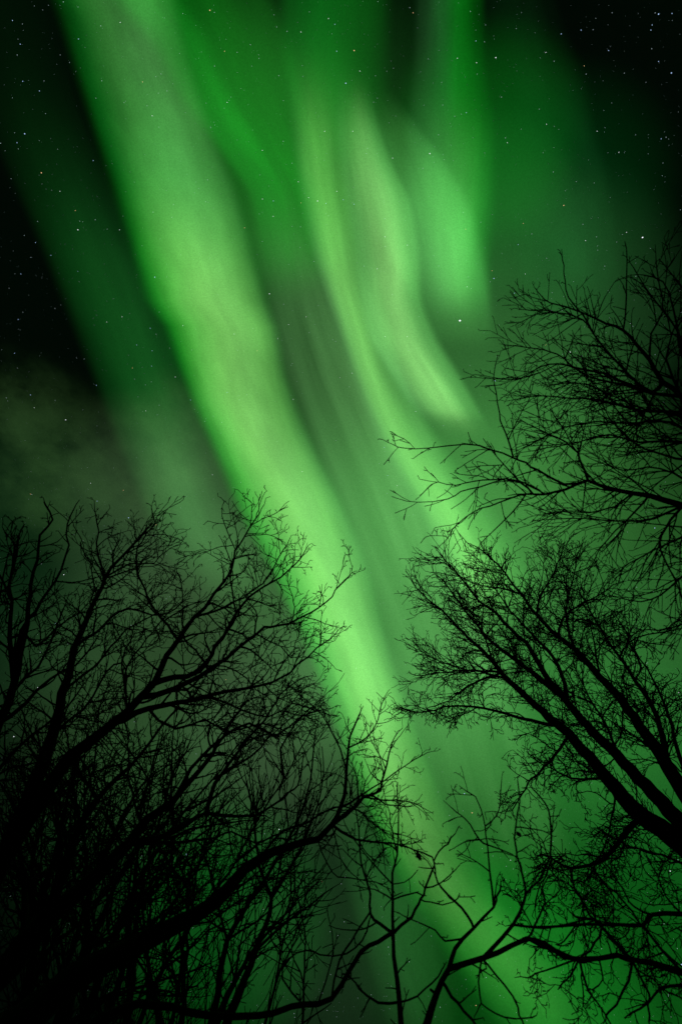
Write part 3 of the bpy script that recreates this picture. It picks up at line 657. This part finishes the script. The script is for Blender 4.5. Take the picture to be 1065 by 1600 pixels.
# -- T7 birch, many stems
tree('birch_tree', 'many stemmed birch on the right with dense fine twigs leaning toward the centre', 12.0, [
    dict(p=[(1260, 1560), (1150, 1410), (1065, 1321), (999, 1273), (962, 1234), (920, 1183), (878, 1138), (835, 1102), (793, 1062), (759, 1023), (731, 997), (697, 961), (660, 930), (646, 913)], w=(52, 1.8), dr=1.4, lean=.5, **{'from': .33}),
    B([(1150, 1405), (1075, 1300), (1018, 1240), (962, 1180), (917, 1135), (878, 1090), (858, 1073), (821, 1042), (793, 1023), (765, 1000), (735, 965), (712, 935), (690, 905)], (33, 1.8), 0, dr=1.4, **{'from': .3}),
    B([(874, 1086), (849, 1051), (830, 1017), (799, 983), (765, 950), (748, 938), (725, 910), (705, 885), (689, 868)], (11, 1.8), 1),
    B([(885, 1097), (878, 1056), (862, 1025), (840, 1000), (815, 975), (790, 945), (770, 915)], (8, 1.8), 1),
    B([(1170, 1410), (1110, 1300), (1065, 1237), (1033, 1183), (999, 1135), (971, 1096), (934, 1056), (900, 1017), (872, 995), (838, 961), (813, 927), (793, 902), (770, 875), (748, 857)], (34, 1.8), 0, dr=1.0, **{'from': .3}),
    B([(1060, 1235), (1044, 1200), (1035, 1152), (1018, 1104), (990, 1062), (968, 1028), (945, 995), (923, 958), (905, 925)], (12, 1.8), 4),
    B([(1085, 1265), (1060, 1180), (1040, 1110), (1020, 1060), (1000, 1030), (985, 1000)], (9, 1.6), 4, st='hang', den=.7),
    B([(878, 1138), (829, 1126), (759, 1107), (711, 1103), (680, 1110), (652, 1114), (625, 1105)], (7, 1.6), 0, st='hang'),
    B([(886, 1155), (864, 1183), (830, 1217), (816, 1240), (800, 1265)], (6, 1.6), 0, st='hang'),
    B([(962, 1234), (945, 1217), (892, 1217), (862, 1200), (840, 1190)], (6, 1.6), 0, st='hang'),
    B([(1000, 1275), (962, 1321), (934, 1346), (892, 1357), (861, 1341), (845, 1335)], (10, 2.4), 0, st='hang', dr=-1.2),
    B([(962, 1234), (955, 1280), (945, 1320), (935, 1340)], (4, 1.6), 0, st='hang'),
    B([(780, 1048), (740, 1048), (700, 1050), (660, 1055)], (4.5, 1.4), 0),
    B([(790, 1062), (750, 1050), (720, 1045), (680, 1030), (655, 1015)], (4, 1.4), 0),
    B([(785, 1058), (745, 1065), (720, 1080), (700, 1095), (670, 1105)], (4, 1.4), 0, st='hang'),
    B([(765, 1030), (755, 990), (740, 960), (715, 945)], (4, 1.4), 0),
    B([(900, 1017), (885, 980), (885, 940), (895, 905), (900, 870)], (5, 1.6), 4),
    B([(872, 995), (880, 965), (905, 945), (935, 930), (955, 915)], (5, 1.6), 4),
    B([(838, 961), (843, 930), (860, 905), (875, 870)], (4.5, 1.5), 4),
    B([(813, 927), (780, 918), (750, 915), (725, 905)], (4, 1.4), 4),
    B([(990, 1062), (1000, 1040), (985, 1010), (975, 985), (960, 960)], (4, 1.4), 5, st='hang'),
    B([(1018, 1104), (1020, 1080), (1040, 1090), (1060, 1095)], (3.5, 1.4), 5, st='hang', den=.6),
    B([(934, 1056), (930, 1020), (925, 990), (915, 960)], (4.5, 1.5), 4),
    B([(962, 1180), (950, 1140), (925, 1100), (905, 1060), (895, 1035)], (5, 1.5), 1),
    B([(1033, 1183), (990, 1150), (960, 1130), (930, 1110)], (4, 1.4), 4, st='hang'),
    B([(1065, 1320), (1100, 1360), (1018, 1332), (975, 1320), (940, 1300)], (5, 2), 0, st='hang', den=.7),
    B([(968, 1028), (980, 1005), (1010, 990), (1050, 985), (1080, 975)], (3, 1.4), 5, st='spare'),
    B([(892, 1357), (895, 1385), (910, 1410), (930, 1430)], (4, 1.6), 10, st='hang'),
    B([(920, 1350), (950, 1390), (975, 1420)], (3, 1.4), 10, st='hang', den=.5),
    B([(861, 1341), (850, 1370), (840, 1390), (835, 1420)], (3, 1.4), 10, st='hang'),
], 'fine', mat=BARK_R, seed=97)

# -- T8 upper right tree reaching in from the right edge
tree('bare_tree', 'near bare tree reaching in from the right edge above the birch with long straight twigs', 5.6, [
    dict(p=[(1330, 1180), (1270, 1000), (1210, 880), (1140, 740), (1090, 660), (1065, 619), (1035, 597), (1013, 563), (993, 538), (973, 515), (945, 507), (906, 487), (861, 473), (845, 462)], w=(34, 1.6), dr=.5, lean=.4, st='spiky', **{'from': .5, 'den': .6}),
    B([(1200, 860), (1130, 810), (1065, 791), (1013, 774), (962, 766), (917, 752), (883, 766), (849, 772), (821, 772)], (17, 3), 0, st='spiky', den=.8, **{'from': .3}),
    B([(917, 752), (880, 757), (841, 735), (820, 724), (802, 715), (765, 701), (727, 695), (670, 700), (631, 701), (615, 695)], (5, 1.4), 1, dr=-.3, st='spare', den=1.2),
    B([(917, 752), (906, 718), (895, 700), (869, 684), (845, 672), (827, 664)], (5, 1.6), 1),
    B([(853, 771), (830, 760), (808, 749), (785, 725), (769, 704), (745, 695)], (4, 1.6), 1, st='spare', den=1.5),
    B([(802, 715), (793, 687), (785, 665), (779, 645), (775, 615), (771, 591), (776, 560)], (3.4, 1.3), 2, dr=.1, st='bare'),
    B([(795, 688), (810, 650), (824, 628), (830, 610)], (2.4, 1.2), 5, st='spare'),
    B([(830, 772), (808, 752), (769, 749), (740, 752), (713, 757), (684, 754), (668, 762)], (4, 1.3), 1, st='spare', den=1.6),
    B([(825, 772), (795, 778), (765, 790), (740, 800), (718, 815), (700, 840), (690, 850)], (3.4, 1.3), 1, st='spare', den=1.6),
    B([(785, 752), (750, 760), (720, 768), (700, 780), (653, 785), (625, 780)], (2.8, 1.2), 7, st='spare'),
    B([(821, 772), (800, 800), (770, 830), (750, 850), (742, 880)], (3, 1.3), 1, st='bare', dr=-.1),
    B([(1025, 600), (1016, 614), (979, 583), (945, 546), (925, 518), (910, 500), (886, 493), (850, 485), (821, 484)], (6, 1.4), 0),
    B([(925, 518), (911, 493), (886, 465), (882, 440), (880, 414), (877, 397)], (3, 1.3), 11, st='bare'),
    B([(1060, 618), (1018, 614), (980, 600), (948, 586), (900, 574), (870, 568), (841, 574), (807, 593), (771, 590)], (6, 1.4), 0),
    B([(1018, 614), (975, 600), (934, 594), (905, 580), (889, 569), (869, 552), (827, 543), (800, 540)], (5, 1.4), 0),
    B([(973, 515), (978, 465), (978, 405), (976, 380)], (3, 1.3), 0, st='bare', den=1.5),
    B([(1013, 560), (1018, 521), (1035, 487), (1030, 450), (1024, 408)], (3.6, 1.4), 0, st='spiky', den=.5),
    B([(1100, 690), (1065, 645), (1002, 642), (934, 625), (890, 622), (849, 619), (815, 622)], (7, 1.4), 0),
    B([(1110, 700), (1050, 660), (990, 660), (930, 660), (880, 668), (835, 690)], (6, 1.4), 0),
    B([(1120, 715), (1060, 690), (1000, 690), (950, 680), (900, 690), (850, 700)], (6, 1.4), 0),
    B([(1140, 750), (1080, 720), (1030, 710), (985, 690), (950, 650), (930, 610)], (6, 1.4), 0),
    B([(1110, 700), (1060, 650), (1010, 640), (960, 620), (915, 600), (870, 600)], (5, 1.4), 0),
    B([(1090, 660), (1080, 600), (1060, 540), (1050, 480), (1035, 440), (1005, 430)], (7, 1.6), 0, den=.6, ls=.6),
    B([(1080, 620), (1060, 520), (1030, 480), (1005, 445), (990, 420)], (5, 1.5), 22, st='spiky', den=.4, ls=.5),
    B([(1100, 680), (1110, 600), (1095, 520), (1070, 460), (1050, 430)], (7, 1.6), 0, den=.6, ls=.6),
    B([(1065, 619), (1040, 560), (1050, 520), (1065, 480)], (5, 1.5), 0, den=.7),
    B([(1150, 810), (1100, 770), (1050, 740), (1010, 730), (970, 735), (930, 720)], (6, 1.5), 1),
    B([(1130, 812), (1080, 830), (1040, 850), (1000, 870), (970, 890)], (6, 1.5), 1, den=.8),
    B([(1013, 774), (990, 800), (960, 830), (935, 860), (925, 880)], (4, 1.3), 1, den=.6),
    B([(1180, 860), (1120, 880), (1065, 900), (1030, 930), (1000, 940), (970, 935)], (7, 1.5), 0, den=.8),
    B([(1180, 870), (1120, 940), (1065, 975), (1030, 985), (1000, 985), (975, 1000)], (6, 1.5), 0, den=.7),
    B([(1065, 791), (1020, 810), (980, 815), (940, 812), (890, 810), (855, 812)], (4.5, 1.4), 1),
    B([(1060, 790), (1030, 840), (1040, 880), (1065, 930), (1070, 980)], (4.5, 1.4), 1),
    B([(1000, 770), (960, 790), (920, 800), (880, 800), (840, 815)], (3.5, 1.3), 1, den=.8),
], 'spiky', seed=103)

# dead leaves still clinging to the forked tree
def leaf(parent, x, y, r, ang, L, W):
    org = Vector(parent.location); c = at(x, y, r); rt = ROT @ Vector((1, 0, 0)); up = ROT @ Vector((0, 1, 0)); fw = ROT @ Vector((0, 0, 1))
    d = rt * math.cos(ang) + up * math.sin(ang); n = d.cross(fw).normalized(); s = r / FPX
    vs, fs = [], []
    N = 7
    for k in range(N + 1):
        t = k / N; wv = W * math.sin(PI * min(1, t ** .8)) * s * .5 + .1 * s
        cc = c + d * (t * L * s) + fw * (math.sin(t * 3) * 1.2 * s)
        for j, (q, hgt) in enumerate(((-1, .8), (0, 0), (1, .8), (0, -.35))):
            p = cc + n * wv * q + fw * hgt * s - org; vs.append(tuple(p))
    for k in range(N):
        for j in range(4):
            a = k * 4 + j; b2 = k * 4 + (j + 1) % 4; fs.append((a, b2, b2 + 4, a + 4))
    return mesh_obj('leaf', vs, fs, BARK_R, parent)
for o in list(C.objects):
    if o.name.startswith('forked_tree'):
        leaf(o, 650, 1330, 4.75, math.radians(-62), 14, 6); leaf(o, 806, 1299, 4.9, math.radians(-45), 9, 5)
